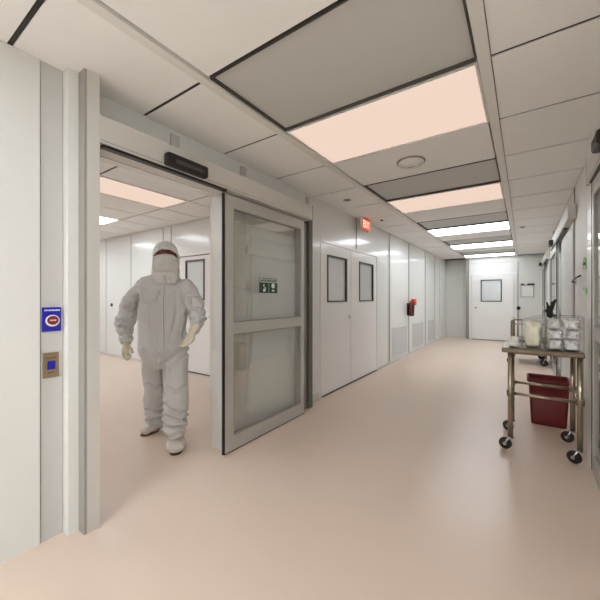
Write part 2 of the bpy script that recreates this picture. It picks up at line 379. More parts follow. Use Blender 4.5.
bm = bmesh.new(); lathe(bm, [(.118,.0),(.118,-.024),(.075,-.028),(.072,-.044),(.055,-.05),(.01,-.052)], Matrix.Translation((-.90, 3.19, ZC)), 40)
sd = obj('smoke_detector', bm, 'strip'); tag(sd, 'round white smoke detector on the ceiling between the peach light and a grey filter', 'smoke detector')
bm = bmesh.new(); lathe(bm, [(.132,.002),(.134,-.004),(.130,-.010),(.116,-.010)], Matrix.Translation((-.90, 3.19, ZC)), 40); obj('base_ring', bm, 'alud', sd)
bobj('status_slot', (-.93, -.87, 3.186, 3.194, ZC-.054, ZC-.052), 'dark', sd)
for x, y, d, lab in ((-1.96, 3.95, 0, 'pale flat sprinkler cap on the ceiling tile above the glass door end'), (-1.98, 5.30, 1, 'small dark sprinkler on the ceiling beside the red exit sign'), (-.02, 7.3, 0, 'pale sprinkler cap in the right hand row of ceiling tiles')):
    bm = bmesh.new(); r = .05 if not d else .028
    lathe(bm, [(r,0),(r,-.008),(r*.6,-.014),(r*.3,-.022)], Matrix.Translation((x, y, ZC+.003)), 20)
    tag(obj('sprinkler', bm, 'alud' if not d else 'dark'), lab, 'sprinkler')

# ------------------------------------------------------------ things on the walls
# exit sign, hung parallel to the left wall at the ceiling
ex = thing('exit_sign', (-2.15, 5.03, 2.47), 'red lit EXIT sign hanging at the ceiling above the white double doors', 'exit sign')
bobj('housing', (-2.19, -2.145, 4.87, 5.19, 2.47, 2.672), 'exitbody', ex, bev=.006)
bobj('canopy', (-2.2, -2.135, 4.95, 5.10, 2.672, 2.68), 'dark', ex)
fc = bobj('face', (-2.145, -2.141, 4.885, 5.18, 2.483, 2.66), 'lexit', ex)
def strokes(ch):
    return {'E': [(0,.15,0,1),(.15,.6,0,.15),(.15,.6,.43,.57),(.15,.6,.85,1)], 'X': 'X', 'I': [(.2,.38,0,1)], 'T': [(.22,.38,0,.85),(0,.6,.85,1)]}[ch]
bm = bmesh.new()
for i, ch in enumerate('EXIT'):                       # seen from the corridor (+x side) text runs along +y
    o0 = 4.905+i*.067; w = .075; h = .115; z0 = 2.513
    s_ = strokes(ch)
    if s_ == 'X':
        for sg in (1, -1):
            a = Vector((-2.1405, o0, z0 if sg > 0 else z0+h)); b = Vector((-2.1405, o0+.045, z0+h if sg > 0 else z0)); d = Vector((0, .007, 0)); xx = Vector((.0015, 0, 0))
            v = [bm.verts.new(p) for p in (a-d, a+d, b+d, b-d, a-d+xx, a+d+xx, b+d+xx, b-d+xx)]
            for q in ((0,1,2,3),(4,5,6,7),(0,1,5,4),(1,2,6,5),(2,3,7,6),(3,0,4,7)): bm.faces.new([v[j] for j in q])
    else:
        for a, b, c, e in s_: box(bm, -2.141, -2.139, o0+a*w, o0+b*w, z0+c*h, z0+e*h)
sub('lettering', bm, 'lexitt', fc)
# return air grilles
for (y0, y1), lab in (((6.68, 7.72), 'nearest, beside the white double doors'), ((8.14, 9.20), 'middle one, below the fire extinguisher'), ((9.64, 10.50), 'farthest, close to the end wall')):
    t = thing('air_return_grille', (WL, (y0+y1)/2, .06), 'white louvred grille low on the left wall, '+lab, 'wall grille')
    z0, z1, x = .08, .74, WL
    boxes('frame', frame4(y0+.03, y1-.03, z0+.03, z1-.03, .03, lambda a, b, c, e: (x, x+.014, a, b, c, e)), 'wallflat', t)
    bobj('backing', (x, x+.003, y0+.03, y1-.03, z0+.03, z1-.03), 'grey', t)
    bm = bmesh.new()
    for i in range(22):
        zz = z0+.042+i*.0265
        v = [bm.verts.new(p) for p in ((x+.003, y0+.03, zz+.014), (x+.003, y1-.03, zz+.014), (x+.013, y1-.03, zz), (x+.013, y0+.03, zz), (x+.003, y0+.03, zz+.017), (x+.003, y1-.03, zz+.017), (x+.013, y1-.03, zz+.003), (x+.013, y0+.03, zz+.003))]
        for q in ((0,1,2,3),(7,6,5,4),(0,4,5,1),(1,5,6,2),(2,6,7,3),(3,7,4,0)): bm.faces.new([v[j] for j in q])
    obj('louvres', bm, 'louver', t)
# fire extinguisher
t = thing('fire_extinguisher', (WL+.07, 7.78, .9), 'small dark red extinguisher with orange-red top mounted on the left wall', 'fire extinguisher')
bm = bmesh.new(); lathe(bm, [(.03,0),(.062,.012),(.066,.04),(.066,.26),(.055,.30),(.03,.325),(.026,.345)], Matrix.Translation((WL+.085, 7.78, .93)), 24); obj('cylinder', bm, 'darkred', t)
bobj('wall_bracket', (WL-.002, WL+.018, 7.71, 7.85, .95, 1.24), 'black', t)
bm = bmesh.new(); box(bm, WL+.05, WL+.15, 7.75, 7.84, 1.27, 1.30, bev=.006); box(bm, WL+.06, WL+.17, 7.82, 7.94, 1.19, 1.34, bev=.02); obj('valve_head', bm, 'orange', t)
bm = bmesh.new(); ring_tube(bm, [(WL+.09, 7.78, 1.28), (WL+.14, 7.73, 1.31), (WL+.17, 7.70, 1.22), (WL+.16, 7.71, 1.05)], .01); obj('hose', bm, 'rubber', t)
# blue emergency sign with red oval button
t = thing('blue_button_sign', (-2.205, .71, 1.17), 'square blue wall sign with white ring and dark red oval button', 'button sign')
bobj('plate', (-2.205, -2.195, .664, .754, 1.172, 1.308), 'blue', t, bev=.002)
def oval(bm, x0, x1, cy, cz, ry_, rz_, n_=32, inner=0):
    A = [bm.verts.new((x0, cy+ry_*math.cos(2*PI*k/n_), cz+rz_*math.sin(2*PI*k/n_))) for k in range(n_)]
    B = [bm.verts.new((x1, cy+ry_*math.cos(2*PI*k/n_), cz+rz_*math.sin(2*PI*k/n_))) for k in range(n_)]
    bm.faces.new(A); bm.faces.new(B)
    for k in range(n_): bm.faces.new((A[k], A[(k+1)%n_], B[(k+1)%n_], B[k]))
bm = bmesh.new(); oval(bm, -2.195, -2.193, .712, 1.232, .034, .033); obj('white_ring', bm, 'white', t)
bm = bmesh.new(); oval(bm, -2.193, -2.185, .712, 1.234, .026, .025); bt = obj('button', bm, 'redbtn', t)
bm = bmesh.new()
for i in range(4): box(bm, -2.185, -2.184, .698+i*.0075, .703+i*.0075, 1.231, 1.238)
sub('button_text', bm, 'white', bt)
bm = bmesh.new()
for i in range(11):
    box(bm, -2.195, -2.194, .674+i*.0068, .6785+i*.0068, 1.287, 1.295)
obj('heading', bm, 'white', t)
t = thing('push_button_plate', (-2.204, .705, .91), 'brass wall plate with small blue square button below the blue sign', 'button plate')
bobj('plate', (-2.208, -2.197, .668, .744, .912, 1.052), 'brass', t, bev=.002)
bobj('button', (-2.197, -2.189, .687, .725, .958, 1.005), 'blue', t, bev=.003)
boxes('upper_engraving', [(-2.197, -2.1965, .682+i*.008, .687+i*.008, 1.018, 1.026) for i in range(6)], 'dark', t)
boxes('lower_engraving', [(-2.197, -2.1965, .69+i*.008, .695+i*.008, .936, .943) for i in range(4)], 'dark', t)
for z in (.922, 1.042):
    bm = bmesh.new(); lathe(bm, [(.003,0),(.003,.0015)], Matrix.Translation((-2.197, .706, z)) @ Matrix.Rotation(PI/2, 4, 'Y'), 10); obj('screw', bm, 'steel', t)
# framed paper, knob and rod on the end wall
t = thing('notice_frame', (.08, 12.06, 1.38), 'white notice in a thin grey frame with black clips on the end wall', 'notice')
boxes('frame', frame4(-.07, .23, 1.40, 1.74, .014, lambda a, b, c, e: (a, b, 12.055, 12.08, c, e)), 'alud', t)
bobj('paper', (-.07, .23, 12.066, 12.08, 1.40, 1.74), 'paper', t)
for x in (-.08, .08, .18): bobj('clip', (x, x+.085, 12.048, 12.08, 1.757, 1.80), 'black', t)
t = thing('round_wall_knob', (-.165, 12.06, .84), 'small round black knob on the end wall right of the far door', 'wall button')  # black knob with a thin rod below it
bm = bmesh.new(); lathe(bm, [(.05,0),(.055,.02),(.045,.045),(.02,.055)], Matrix.Translation((-.14, 12.08, 1.05)) @ Matrix.Rotation(PI/2, 4, 'X'), 20); obj('knob', bm, 'black', t)
bobj('rod', (-.146, -.134, 12.06, 12.08, .62, .99), 'alud', t)
bm = bmesh.new(); lathe(bm, [(.04,0),(.04,.015),(.02,.03)], Matrix.Translation((-7.9, 3.72, 1.2)) @ Matrix.Rotation(PI/2, 4, 'X'), 16)
tag(obj('wall_button', bm, 'dark'), 'small dark round button on the side room wall left of the suited person', 'wall button')
# green marks and black hook on the right wall panel
t = thing('green_wall_sticker', (.5, 4.28, 1.62), 'bright green sticker with white foot on the right wall above the black hook', 'sticker')
bm = bmesh.new(); oval(bm, .496, .5, 4.27, 1.715, .11, .05); box(bm, .496, .5, 4.17, 4.38, 1.655, 1.71); obj('green_shape', bm, 'lime', t)
bobj('white_mark', (.4945, .496, 4.22, 4.32, 1.655, 1.685), 'white', t)
t = thing('green_wall_sticker', (.5, 4.2, 1.39), 'small green sticker on the right wall below the black hook', 'sticker')
bm = bmesh.new(); oval(bm, .496, .5, 4.16, 1.425, .07, .035); obj('green_shape', bm, 'lime', t)
bobj('pale_mark', (.496, .5, 4.24, 4.40, 1.44, 1.475), 'palegreen', t)
t = thing('wall_hook', (.5, 4.5, 1.55), 'thin black horizontal hook rod on the right wall between two green stickers', 'hook')
bm = bmesh.new(); ring_tube(bm, [(.5, 4.93, 1.545), (.47, 4.92, 1.545), (.455, 4.86, 1.55), (.455, 4.5, 1.575), (.455, 4.2, 1.58)], .009); obj('rod', bm, 'black', t)
bobj('mount', (.488, .4999, 4.90, 4.96, 1.51, 1.58), 'chrome', t)

# ------------------------------------------------------------ steel carts
def caster(parent, x, y, ang, r=.055):
    bm = bmesh.new(); dx, dy = math.cos(ang), math.sin(ang)
    cx, cy = x+dx*.04, y+dy*.04
    R = Matrix.Translation((cx, cy, r)) @ Matrix.Rotation(ang, 4, 'Z') @ Matrix.Rotation(PI/2, 4, 'X')
    lathe(bm, [(r*.5,-.017),(r*.9,-.018),(r,-.012),(r,.012),(r*.9,.018),(r*.5,.017)], R, 28)
    w = obj('caster', bm, 'rubber', parent)
    bm = bmesh.new(); lathe(bm, [(.014,-.024),(.014,.024)], R, 16)
    for sg in (-1, 1):
        nx, ny = -dy*sg*.024, dx*sg*.024
        ring_tube(bm, [(cx+nx, cy+ny, r), (x+nx*.9+dx*.008, y+ny*.9+dy*.008, 2*r+.012)], .008, 6)
    lathe(bm, [(.028,0),(.028,.008),(.012,.010),(.012,.03)], Matrix.Translation((x, y, 2*r+.008)), 16)
    sub('caster_fork', bm, 'chrome', w)
def steel_cart(x0, x1, y0, y1, h, label, angs, rails=True, lr=.021, r=.055):
    t = thing('steel_cart', ((x0+x1)/2, (y0+y1)/2, 0), label, 'cart')
    ps = ((x0, y0), (x1, y0), (x0, y1), (x1, y1))
    for (x, y), a in zip(ps, angs):
        bm = bmesh.new(); ring_tube(bm, [(x, y, 2*r+.02), (x, y, h-.042)], lr, 16)
        lg = obj('leg', bm, 'steelt', t)
        if rails:
            bm = bmesh.new(); lathe(bm, [(lr+.007,-.028),(lr+.009,-.02),(lr+.009,.02),(lr+.007,.028)], Matrix.Translation((x, y, .51)), 16)
            sub('clamp_collar', bm, 'steel', lg)
        caster(t, x, y, a, r)
    bm = bmesh.new(); e = .028
    box(bm, x0-e-.037, x1+e, y0-e-.01, y1+e, h-.042, h, bev=.008)
    obj('worktop', bm, 'steelw', t)
    if rails:
        for (a, b) in (((x0, y0), (x1, y0)), ((x0, y1), (x1, y1)), ((x0, y0), (x0, y1)), ((x1, y0), (x1, y1))):
            bm = bmesh.new(); A = Vector(a+(.51,)); B = Vector(b+(.51,)); dd = (B-A).normalized()*.022
            ring_tube(bm, [A+dd, B-dd], .0135, 12); obj('rail', bm, 'steelt', t)
    return t
HT = .915
cart = steel_cart(-.10, .375, 3.46, 3.94, HT, 'stainless steel cart with black casters in the right foreground, carrying clear bins', (2.9, 2.6, 2.6, 2.8), r=.05)
# farther cart with tubular end frames
c2 = steel_cart(-.19, .36, 8.02, 8.90, .50, 'farther steel cart with tall tube handle, seen behind the left end of the nearer cart', (2.9, 2.6, 2.7, 2.8), rails=False, lr=.016, r=.07)
for x in (-.19, .36):
    bm = bmesh.new(); ring_tube(bm, [(x, 8.02, .50), (x, 8.02, .86), (x, 8.04, .90), (x, 8.08, .92), (x, 8.84, .92), (x, 8.88, .90), (x, 8.90, .86), (x, 8.90, .50)], .022, 10); h = obj('tube_handle', bm, 'steelt', c2)
bm = bmesh.new(); ring_tube(bm, [(-.19, 8.02, .83), (.36, 8.02, .83)], .011, 8); obj('cross_bar', bm, 'steelt', c2)
bm = bmesh.new(); ring_tube(bm, [(-.215,8.0,.50),(-.215,8.0,.88),(-.20,8.0,.905),(-.17,8.0,.915),(-.04,8.0,.915)], .016, 10); ring_tube(bm, [(-.215,8.0,.49),(-.10,8.0,.49)], .014, 8); ring_tube(bm, [(-.105,8.0,.50),(-.105,8.0,.90)], .016, 8); obj('end_frame', bm, 'steel', c2)
bobj('lower_shelf', (-.165, .335, 8.05, 8.87, .20, .225), 'steel', c2)
for i, z in enumerate((.2255, .2955)):
    tag(bobj('storage_box', (.12, .31, 8.10, 8.36, z, z+.068), 'black', None, bev=.006), 'black flat box on the lower shelf of the farther cart, ' + ('bottom of the stack' if i == 0 else 'top of the stack'), 'box', 'black boxes on the farther cart')

# acrylic bins on the worktop (open boxes from thin sheets)
def acrylic_bin(x0, x1, y0, y1, z0, zl, zr, label, div=None):
    t = thing('acrylic_bin', ((x0+x1)/2, (y0+y1)/2, z0), label, 'clear bin')
    w = .004
    def sheet(a, b, c, e, tops, nm):
        bm = bmesh.new(); vs = [bm.verts.new(p) for p in ((a,c,z0),(b,c,z0),(b,e,z0),(a,e,z0),(a,c,tops[0]),(b,c,tops[1]),(b,e,tops[1]),(a,e,tops[0]))]
        for q in ((0,3,2,1),(4,5,6,7),(0,1,5,4),(1,2,6,5),(2,3,7,6),(3,0,4,7)): bm.faces.new([vs[i] for i in q])
        obj(nm, bm, 'acrylic', t)
    sheet(x0, x1, y0, y0+w, (zl, zr), 'front_panel'); sheet(x0, x1, y1-w, y1, (zl, zr), 'back_panel')
    sheet(x0, x0+w, y0+w, y1-w, (zl, zl), 'side_panel'); sheet(x1-w, x1, y0+w, y1-w, (zr, zr), 'side_panel')
    sheet(x0+w, x1-w, y0+w, y1-w, (z0+w, z0+w), 'base')
    bm = bmesh.new(); q = .0028
    ring_tube(bm, [(x0,y0,zl),(x1,y0,zr),(x1,y1,zr),(x0,y1,zl),(x0,y0,zl)], q, 6)
    for x, y, z in ((x0,y0,zl),(x1,y0,zr),(x0,y1,zl),(x1,y1,zr)): ring_tube(bm, [(x,y,z0+.001),(x,y,z)], q, 6)
    obj('polished_edge', bm, 'alud', t)
    return t
def crumple(name, x0, x1, y0, y1, z0, z1, m, label, cat, group=None, amp=.012, seed=0, marks=0, freq=22, markmat='mark', lean=0, base_=1.4):
    """soft wrapped pack: rounded, dented box"""
    bm = bmesh.new(); bmesh.ops.create_cube(bm, size=1)
    bmesh.ops.subdivide_edges(bm, edges=bm.edges[:], cuts=11, use_grid_fill=True)
    cx, cy, cz = (x0+x1)/2, (y0+y1)/2, (z0+z1)/2; sx, sy, sz = x1-x0, y1-y0, z1-z0
    for v in bm.verts:
        p = v.co*2; e = 5
        r = (abs(p.x)**e+abs(p.y)**e+abs(p.z)**e)**(1/e)
        p = p/max(r, 1e-6)*max(abs(p.x), abs(p.y), abs(p.z))
        nrm = p.normalized(); q = Vector((p.x*sx/2, p.y*sy/2, p.z*sz/2))
        s = noise.ridged_multi_fractal(q*freq+Vector((seed*7.3, 0, 0)), 1, 2, 3, .8, 1.5) if True else 0
        q += nrm*amp*(s-base_)*(.3 if p.z < -.8 else 1)
        q.z = max(q.z, -sz/2)
        v.co = q+Vector((cx+lean*(q.z+sz/2), cy, cz))
    for f in bm.faces: f.smooth = True
    rnd = random.Random(seed)
    if marks:
        fs = [f for f in bm.faces if f.normal.y < -.3 and abs(f.calc_center_median().z-cz) < sz*.42]
        rnd.shuffle(fs)
        for f in fs[:marks]: f.material_index = 1
    o = obj(name, bm, [m, markmat])
    return tag(o, label, cat, group)
zb = HT
acrylic_bin(.158, .398, 3.45, 3.80, zb, 1.20, 1.20, 'larger clear acrylic bin of white wrapped packs on the right end of the cart')
acrylic_bin(-.016, .150, 3.52, 3.86, zb, 1.15, 1.195, 'smaller clear acrylic bin with sloping rim around the cream pack on the cart')
crumple('cream_pack', -.008, .142, 3.535, 3.80, zb+.0045, 1.165, 'cream', 'crumpled cream-yellow plastic pack in the smaller clear bin on the cart', 'plastic pack', seed=1, amp=.022, freq=15, base_=1.25)
crumple('white_tissue', -.125, -.024, 3.48, 3.72, zb+.001, 1.015, 'tissue', 'crumpled white tissue heap at the left end of the cart top', 'tissue', seed=2, amp=.02)
pk = 'wrapped white packs in the larger bin'
desc = ('bottom pack left of the pair', 'bottom pack right of the pair', 'second layer, left', 'second layer, right', 'third layer, left', 'third layer, right')
lay = ((.163,.270,0,.088), (.274,.392,0,.096), (.163,.285,.090,.172), (.289,.392,.098,.176), (.163,.264,.174,.258), (.268,.392,.178,.268))
for i, (x0, x1, za, zz) in enumerate(lay):
    crumple('wrapped_pack', x0, x1, 3.458, 3.77, zb+.006+za, zb+.006+zz, 'pack', 'clear-wrapped white pack with dark marks in the larger bin, '+desc[i], 'wrapped pack', pk, amp=.018, seed=10+i, marks=(3, 2, 3, 7, 6, 4)[i], freq=24, markmat='mark' if i > 1 else 'bluec', base_=1.22, lean=(.10,-.12,-.08,.10,.12,-.10)[i])
# black glove standing on the bin rim
t_y = 3.66
def capsule_mesh(caps, voxel, smooth=6, name='tmp'):
    """caps: list of (p0, p1, (rw0, rd0), (rw1, rd1), W, D) tapered elliptical capsules -> one continuous remeshed surface"""
    bm = bmesh.new()
    for p0, p1, r0, r1, W, D in caps:
        p0, p1 = Vector(p0), Vector(p1); ax = (p1-p0); L = ax.length; t = ax.normalized() if L > 1e-6 else Vector((0,0,1))
        W2 = (W-t*W.dot(t)); W2 = W2.normalized() if W2.length > .2 else t.orthogonal().normalized()
        D2 = t.cross(W2).normalized()
        NS, NC = 14, 20; prof = []
        for i in range(NS+1):                 # start hemisphere, end hemisphere
            a = -PI/2+PI*i/NS
            end = i > NS//2
            k = 1 if end else 0
            if i == NS//2: prof.append((p0, 1.0, 0.0, r0)); prof.append((p1, 1.0, 0.0, r1)); continue
            rr = r1 if k else r0
            prof.append(((p1 if k else p0), math.cos(a), math.sin(a), rr))
        rings = []
        for c, cr, sh, rr in prof:
            m_ = min(rr)
            cen = c+t*sh*m_
            if cr < 1e-4: rings.append([bm.verts.new(cen)])
            else: rings.append([bm.verts.new(cen+W2*rr[0]*cr*math.cos(2*PI*j/NC)+D2*rr[1]*cr*math.sin(2*PI*j/NC)) for j in range(NC)])
        for a, b in zip(rings, rings[1:]):
            if len(a) == 1: [bm.faces.new((a[0], b[(j+1)%NC], b[j])) for j in range(NC)]
            elif len(b) == 1: [bm.faces.new((a[j], a[(j+1)%NC], b[0])) for j in range(NC)]
            else: [bm.faces.new((a[j], a[(j+1)%NC], b[(j+1)%NC], b[j])) for j in range(NC)]
    bmesh.ops.recalc_face_normals(bm, faces=bm.faces)
    me = bpy.data.meshes.new(name); bm.to_mesh(me); bm.free()
    o = bpy.data.objects.new(name, me); C.objects.link(o)
    r = o.modifiers.new('r', 'REMESH'); r.mode = 'VOXEL'; r.voxel_size = voxel; r.use_smooth_shade = True
    if smooth: s = o.modifiers.new('s', 'SMOOTH'); s.factor = .5; s.iterations = smooth
    dg = bpy.context.evaluated_depsgraph_get(); dg.update()
    out = bpy.data.meshes.new_from_object(o.evaluated_get(dg))
    bpy.data.objects.remove(o); bpy.data.meshes.remove(me)
    return out
def from_mesh(name, me, m, parent=None, deform=None):
    if deform:
        ns = [Vector(v.normal) for v in me.vertices]
        for v, nn in zip(me.vertices, ns): v.co = deform(Vector(v.co), nn)
    for p in me.polygons: p.use_smooth = True
    me.materials.clear(); me.materials.append(M[m]); me.name = name
    o = bpy.data.objects.new(name, me); C.objects.link(o)
    if parent is not None: o.parent = parent; o.matrix_parent_inverse = Matrix.Translation(parent.location).inverted() if parent.parent is None else Matrix()
    return o
VX, VY, VZ = Vector((1,0,0)), Vector((0,1,0)), Vector((0,0,1))
def cp(a, b, r0, r1): return (a, b, (r0, r0) if not isinstance(r0, tuple) else r0, (r1, r1) if not isinstance(r1, tuple) else r1, VX, VY)
gx, gz = .180, 1.203
def bc(a, b, r0, r1): return cp((gx+a[0], 3.455, gz+a[1]), (gx+b[0], 3.455, gz+b[1]), r0, r1)
bk = capsule_mesh([bc((-.010,.012),(.034,.010),.013,.010), bc((.0,.014),(-.002,.055),.024,.022), bc((-.002,.055),(-.012,.082),.017,.012), bc((-.012,.082),(-.020,.118),.010,.006),
   bc((.004,.058),(.020,.100),.019,.014), bc((.020,.100),(.034,.138),.014,.010), bc((.012,.08),(.014,.120),.012,.009), bc((-.006,.03),(-.026,.05),.016,.010)], .003, 2)
tag(from_mesh('black_glove', bk, 'rubber'), 'crumpled black glove standing on the rim of the larger clear bin', 'glove')

# red bin on the floor behind the cart
t = thing('red_bin', (.2, 4.44, 0), 'dark red rectangular wastebasket on the floor behind the steel cart', 'bin')
def rrect(hw, hd, r, z, cx, cy, n_=5):
    out = []
    for sx, sy, a0 in ((1,1,0),(-1,1,PI/2),(-1,-1,PI),(1,-1,1.5*PI)):
        for i in range(n_+1):
            a = a0+PI/2*i/n_; out.append((cx+sx*(hw-r)+r*math.cos(a), cy+sy*(hd-r)+r*math.sin(a), z))
    return out
def loft(bm, loops, close_bottom=True, close_top=False):
    R_ = [[bm.verts.new(p) for p in l] for l in loops]
    for a, b in zip(R_, R_[1:]):
        for k in range(len(a)):
            f = bm.faces.new((a[k], a[(k+1)%len(a)], b[(k+1)%len(b)], b[k])); f.smooth = True
    if close_bottom: bm.faces.new(R_[0][::-1])
    if close_top: bm.faces.new(R_[-1])
bm = bmesh.new(); cx, cy = .215, 4.45
loft(bm, [rrect(.150,.125,.03,.001,cx,cy), rrect(.153,.128,.03,.02,cx,cy), rrect(.175,.15,.035,.45,cx,cy), rrect(.171,.146,.033,.45,cx,cy), rrect(.148,.123,.028,.012,cx,cy)], True, True)
bn = obj('bin_body', bm, 'red', t)
bm = bmesh.new(); loft(bm, [rrect(.176,.151,.035,.45,cx,cy), rrect(.188,.163,.04,.452,cx,cy), rrect(.190,.165,.04,.482,cx,cy), rrect(.184,.159,.038,.49,cx,cy), rrect(.174,.149,.035,.488,cx,cy), rrect(.172,.147,.034,.452,cx,cy), rrect(.176,.151,.035,.45,cx,cy)], False)
obj('rim', bm, 'red', t)

# ------------------------------------------------------------ the person in the coverall
ALPHA = math.atan(224/324); SA, CA = math.sin(ALPHA), math.cos(ALPHA)
def at(u, v, d):                       # viewing ray u, v followed to distance d
    a = (u-300)/324; b = (298-v)/324
    return Vector(((-SA+CA*a)*d, (CA+SA*a)*d, 1.36+b*d))
to = Vector((SA-CA*(-.42), -(CA+SA*(-.42)), 0)).normalized()     # horizontally towards the corridor
Wd = Vector((-to.y, to.x, 0))                                     # sideways
if Wd.dot(Vector((CA, SA, 0))) < 0: Wd = -Wd
PX = .00926
def c_(a, b, r0, r1, k=.85):
    f = lambda r: (r[0], r[1]) if isinstance(r, tuple) else (r, r*k)
    return (at(*a), at(*b), f(r0), f(r1), Wd, to)
base = at(165, 443, 3.0); base.z = 0
P = thing('person', base, 'person in white hooded cleanroom coverall, mask and shoe covers stepping through the doorway', 'person')
# body under the clothing, one continuous surface
def hand_caps(wr, palm, k, fingers, thumb, grow):
    out = [(Vector(wr), Vector(palm), (.028+grow, .022+grow), (.040+grow, .019+grow), fingers['W'], to)]
    for pts, r in fingers['list']:
        for a, b in zip(pts, pts[1:]): out.append((a, b, (r+grow, r+grow), (r*.93+grow, r*.93+grow), Wd, to))
    for a, b in zip(thumb, thumb[1:]): out.append((a, b, (.0105+grow,)*2, (.0095+grow,)*2, Wd, to))
    return out
D0 = -VZ
def make_hand(wr, direction, curl_dir, spread, side, L=.085):
    """wrist point, unit hand direction, direction the fingers curl to, width direction, side +1/-1 of thumb along width"""
    wr = Vector(wr); h = direction.normalized(); w = spread.normalized(); c = curl_dir.normalized()
    palm = wr+h*.075
    fl = []
    for i, (off, ln) in enumerate(((-.031, .062), (-.011, .078), (.010, .084), (.030, .076))):
        off *= -side
        k0 = wr+h*(.085-.006*abs(i-1.7))+w*off
        d1 = (h*1.0+c*.30+w*off*1.5).normalized(); d2 = (h*.80+c*.75+w*off).normalized(); d3 = (h*.45+c*1.0).normalized()
        a = k0+d1*ln*.48; b = a+d2*ln*.30; e = b+d3*ln*.22
        fl.append(([k0-h*.02, k0, a, b, e], .0090-.0006*abs(i-2)))
    t0 = wr+h*.03+w*side*.024; t1 = t0+(h*.6+w*side*.75+c*.2).normalized()*.045; t2 = t1+(h*.95+w*side*.1+c*.4).normalized()*.032
    return dict(W=w, list=fl), [t0, t1, t2], palm
wl = at(126.5, 343, 2.98); wrr = at(193.5, 331, 2.86)
fL, tL, pL = make_hand(wl, Vector((0,0,-1))+Wd*(-.10)+to*.12, to*.5+Wd*.5, Wd*.8+to*.55, 1)
dR = (Vector((0,0,-.75))+Wd*(-.42)+to*.30)
fR, tR, pR = make_hand(wrr, dR, -Wd*.9-VZ*.2, to*.6-VZ*.35+Wd*.35, 1)
def limbs(g):
    A = [c_((166,262,3.04),(166,284,3.05),.058,.07), c_((165,288,3.05),(164,330,3.05),(.15,.07),(.14,.09)), c_((164,330,3.05),(164,354,3.04),(.15,.09),(.15,.08)),
         c_((144,290,3.05),(130,306,3.06),.050,.045), c_((130,306,3.06),(124.5,322,3.05),.045,.040), c_((124.5,322,3.05),(126.5,343,2.98),.038,.026), c_((186,290,3.05),(194.5,303,3.07),.050,.042), c_((194.5,303,3.07),(197.5,318,3.03),.042,.038), c_((197.5,318,3.03),(193.5,331,2.86),.036,.026),
         c_((155,362,3.06),(154.5,397,3.15),.068,.056), c_((154,398,3.16),(156.5,421,3.29),.055,.035), c_((175,362,3.02),(176,398,2.90),.070,.058), c_((176,400,2.88),(175.5,432,2.93),.055,.036),
         c_((156.5,421,3.29),(150,431,3.28),.033,.022), c_((175.5,432,2.93),(175.7,444,2.89),.034,.024)]
    return A
body_caps = limbs(0) + [c_((166,257,3.04),(166,257,3.04),(.078,.098),(.078,.098),1), c_((166,252,3.05),(166,252,3.05),(.076,.092),(.076,.092),1), c_((166,264,3.01),(166,266,3.0),(.055,.05),(.045,.04),1),
    c_((166,257,2.945),(166,260.5,2.925),.012,.016), c_((157.5,258,3.05),(157.5,261,3.05),(.012,.02),(.010,.014)), c_((174.5,258,3.05),(174.5,261,3.05),(.012,.02),(.010,.014))]
body_caps += hand_caps(wl, pL, 1, fL, tL, -.0012) + hand_caps(wrr, pR, 1, fR, tR, -.0012)
body = from_mesh('body', capsule_mesh(body_caps, .006, 2), 'skin', P)
for u in (162.6, 169.4):
    bm = bmesh.new(); bmesh.ops.create_uvsphere(bm, u_segments=12, v_segments=8, radius=.012, matrix=Matrix.Translation(at(u, 255.5, 2.955)))
    for f in bm.faces: f.smooth = True
    obj('eye', bm, 'eye', P)
# gloves
for nm, w_, p_, f_, t_ in (('l', wl, pL, fL, tL), ('r', wrr, pR, fR, tR)):
    gm = capsule_mesh(hand_caps(w_, p_, 1, f_, t_, .0012)+[(Vector(w_), Vector(w_)+(Vector(w_)-Vector(p_))*.55, (.034, .028), (.042, .036), f_['W'], to)], .0032, 2)
    from_mesh('glove', gm, 'glove', P)
# coverall: one continuous garment with arms and legs
suit_caps = [
 c_((165,278,3.05),(165,284,3.05),(.13,.075),(.20,.09)), c_((165,284,3.05),(164,290,3.05),(.23,.085),(.24,.12)), c_((164,290,3.05),(163.5,306,3.05),(.235,.12),(.225,.135)), c_((163.5,306,3.05),(163,330,3.04),(.225,.135),(.215,.14)),
 c_((163,330,3.04),(164,347,3.03),(.215,.14),(.222,.145)), c_((164,347,3.03),(165.5,356,3.02),(.222,.145),(.20,.115)),
 # arms
 c_((144,286.5,3.05),(130,305,3.06),.086,.094), c_((130,306,3.06),(124.5,323,3.05),.094,.088), c_((124.5,323,3.05),(126,339,2.99),.086,.058),
 c_((185,286.5,3.05),(194.5,303,3.07),.086,.086), c_((194.5,303,3.07),(197.5,319,3.03),.084,.078), c_((197.5,319,3.03),(195,328,2.90),.076,.054),
 # legs
 c_((155,356,3.05),(154.5,397,3.15),(.115,.12),(.098,.10)), c_((154.5,397,3.15),(156.5,420,3.29),(.098,.10),(.092,.095)),
 c_((175,356,3.02),(176,398,2.90),(.12,.125),(.112,.11)), c_((176,398,2.90),(175.5,429,2.91),(.112,.11),(.092,.10)),
]
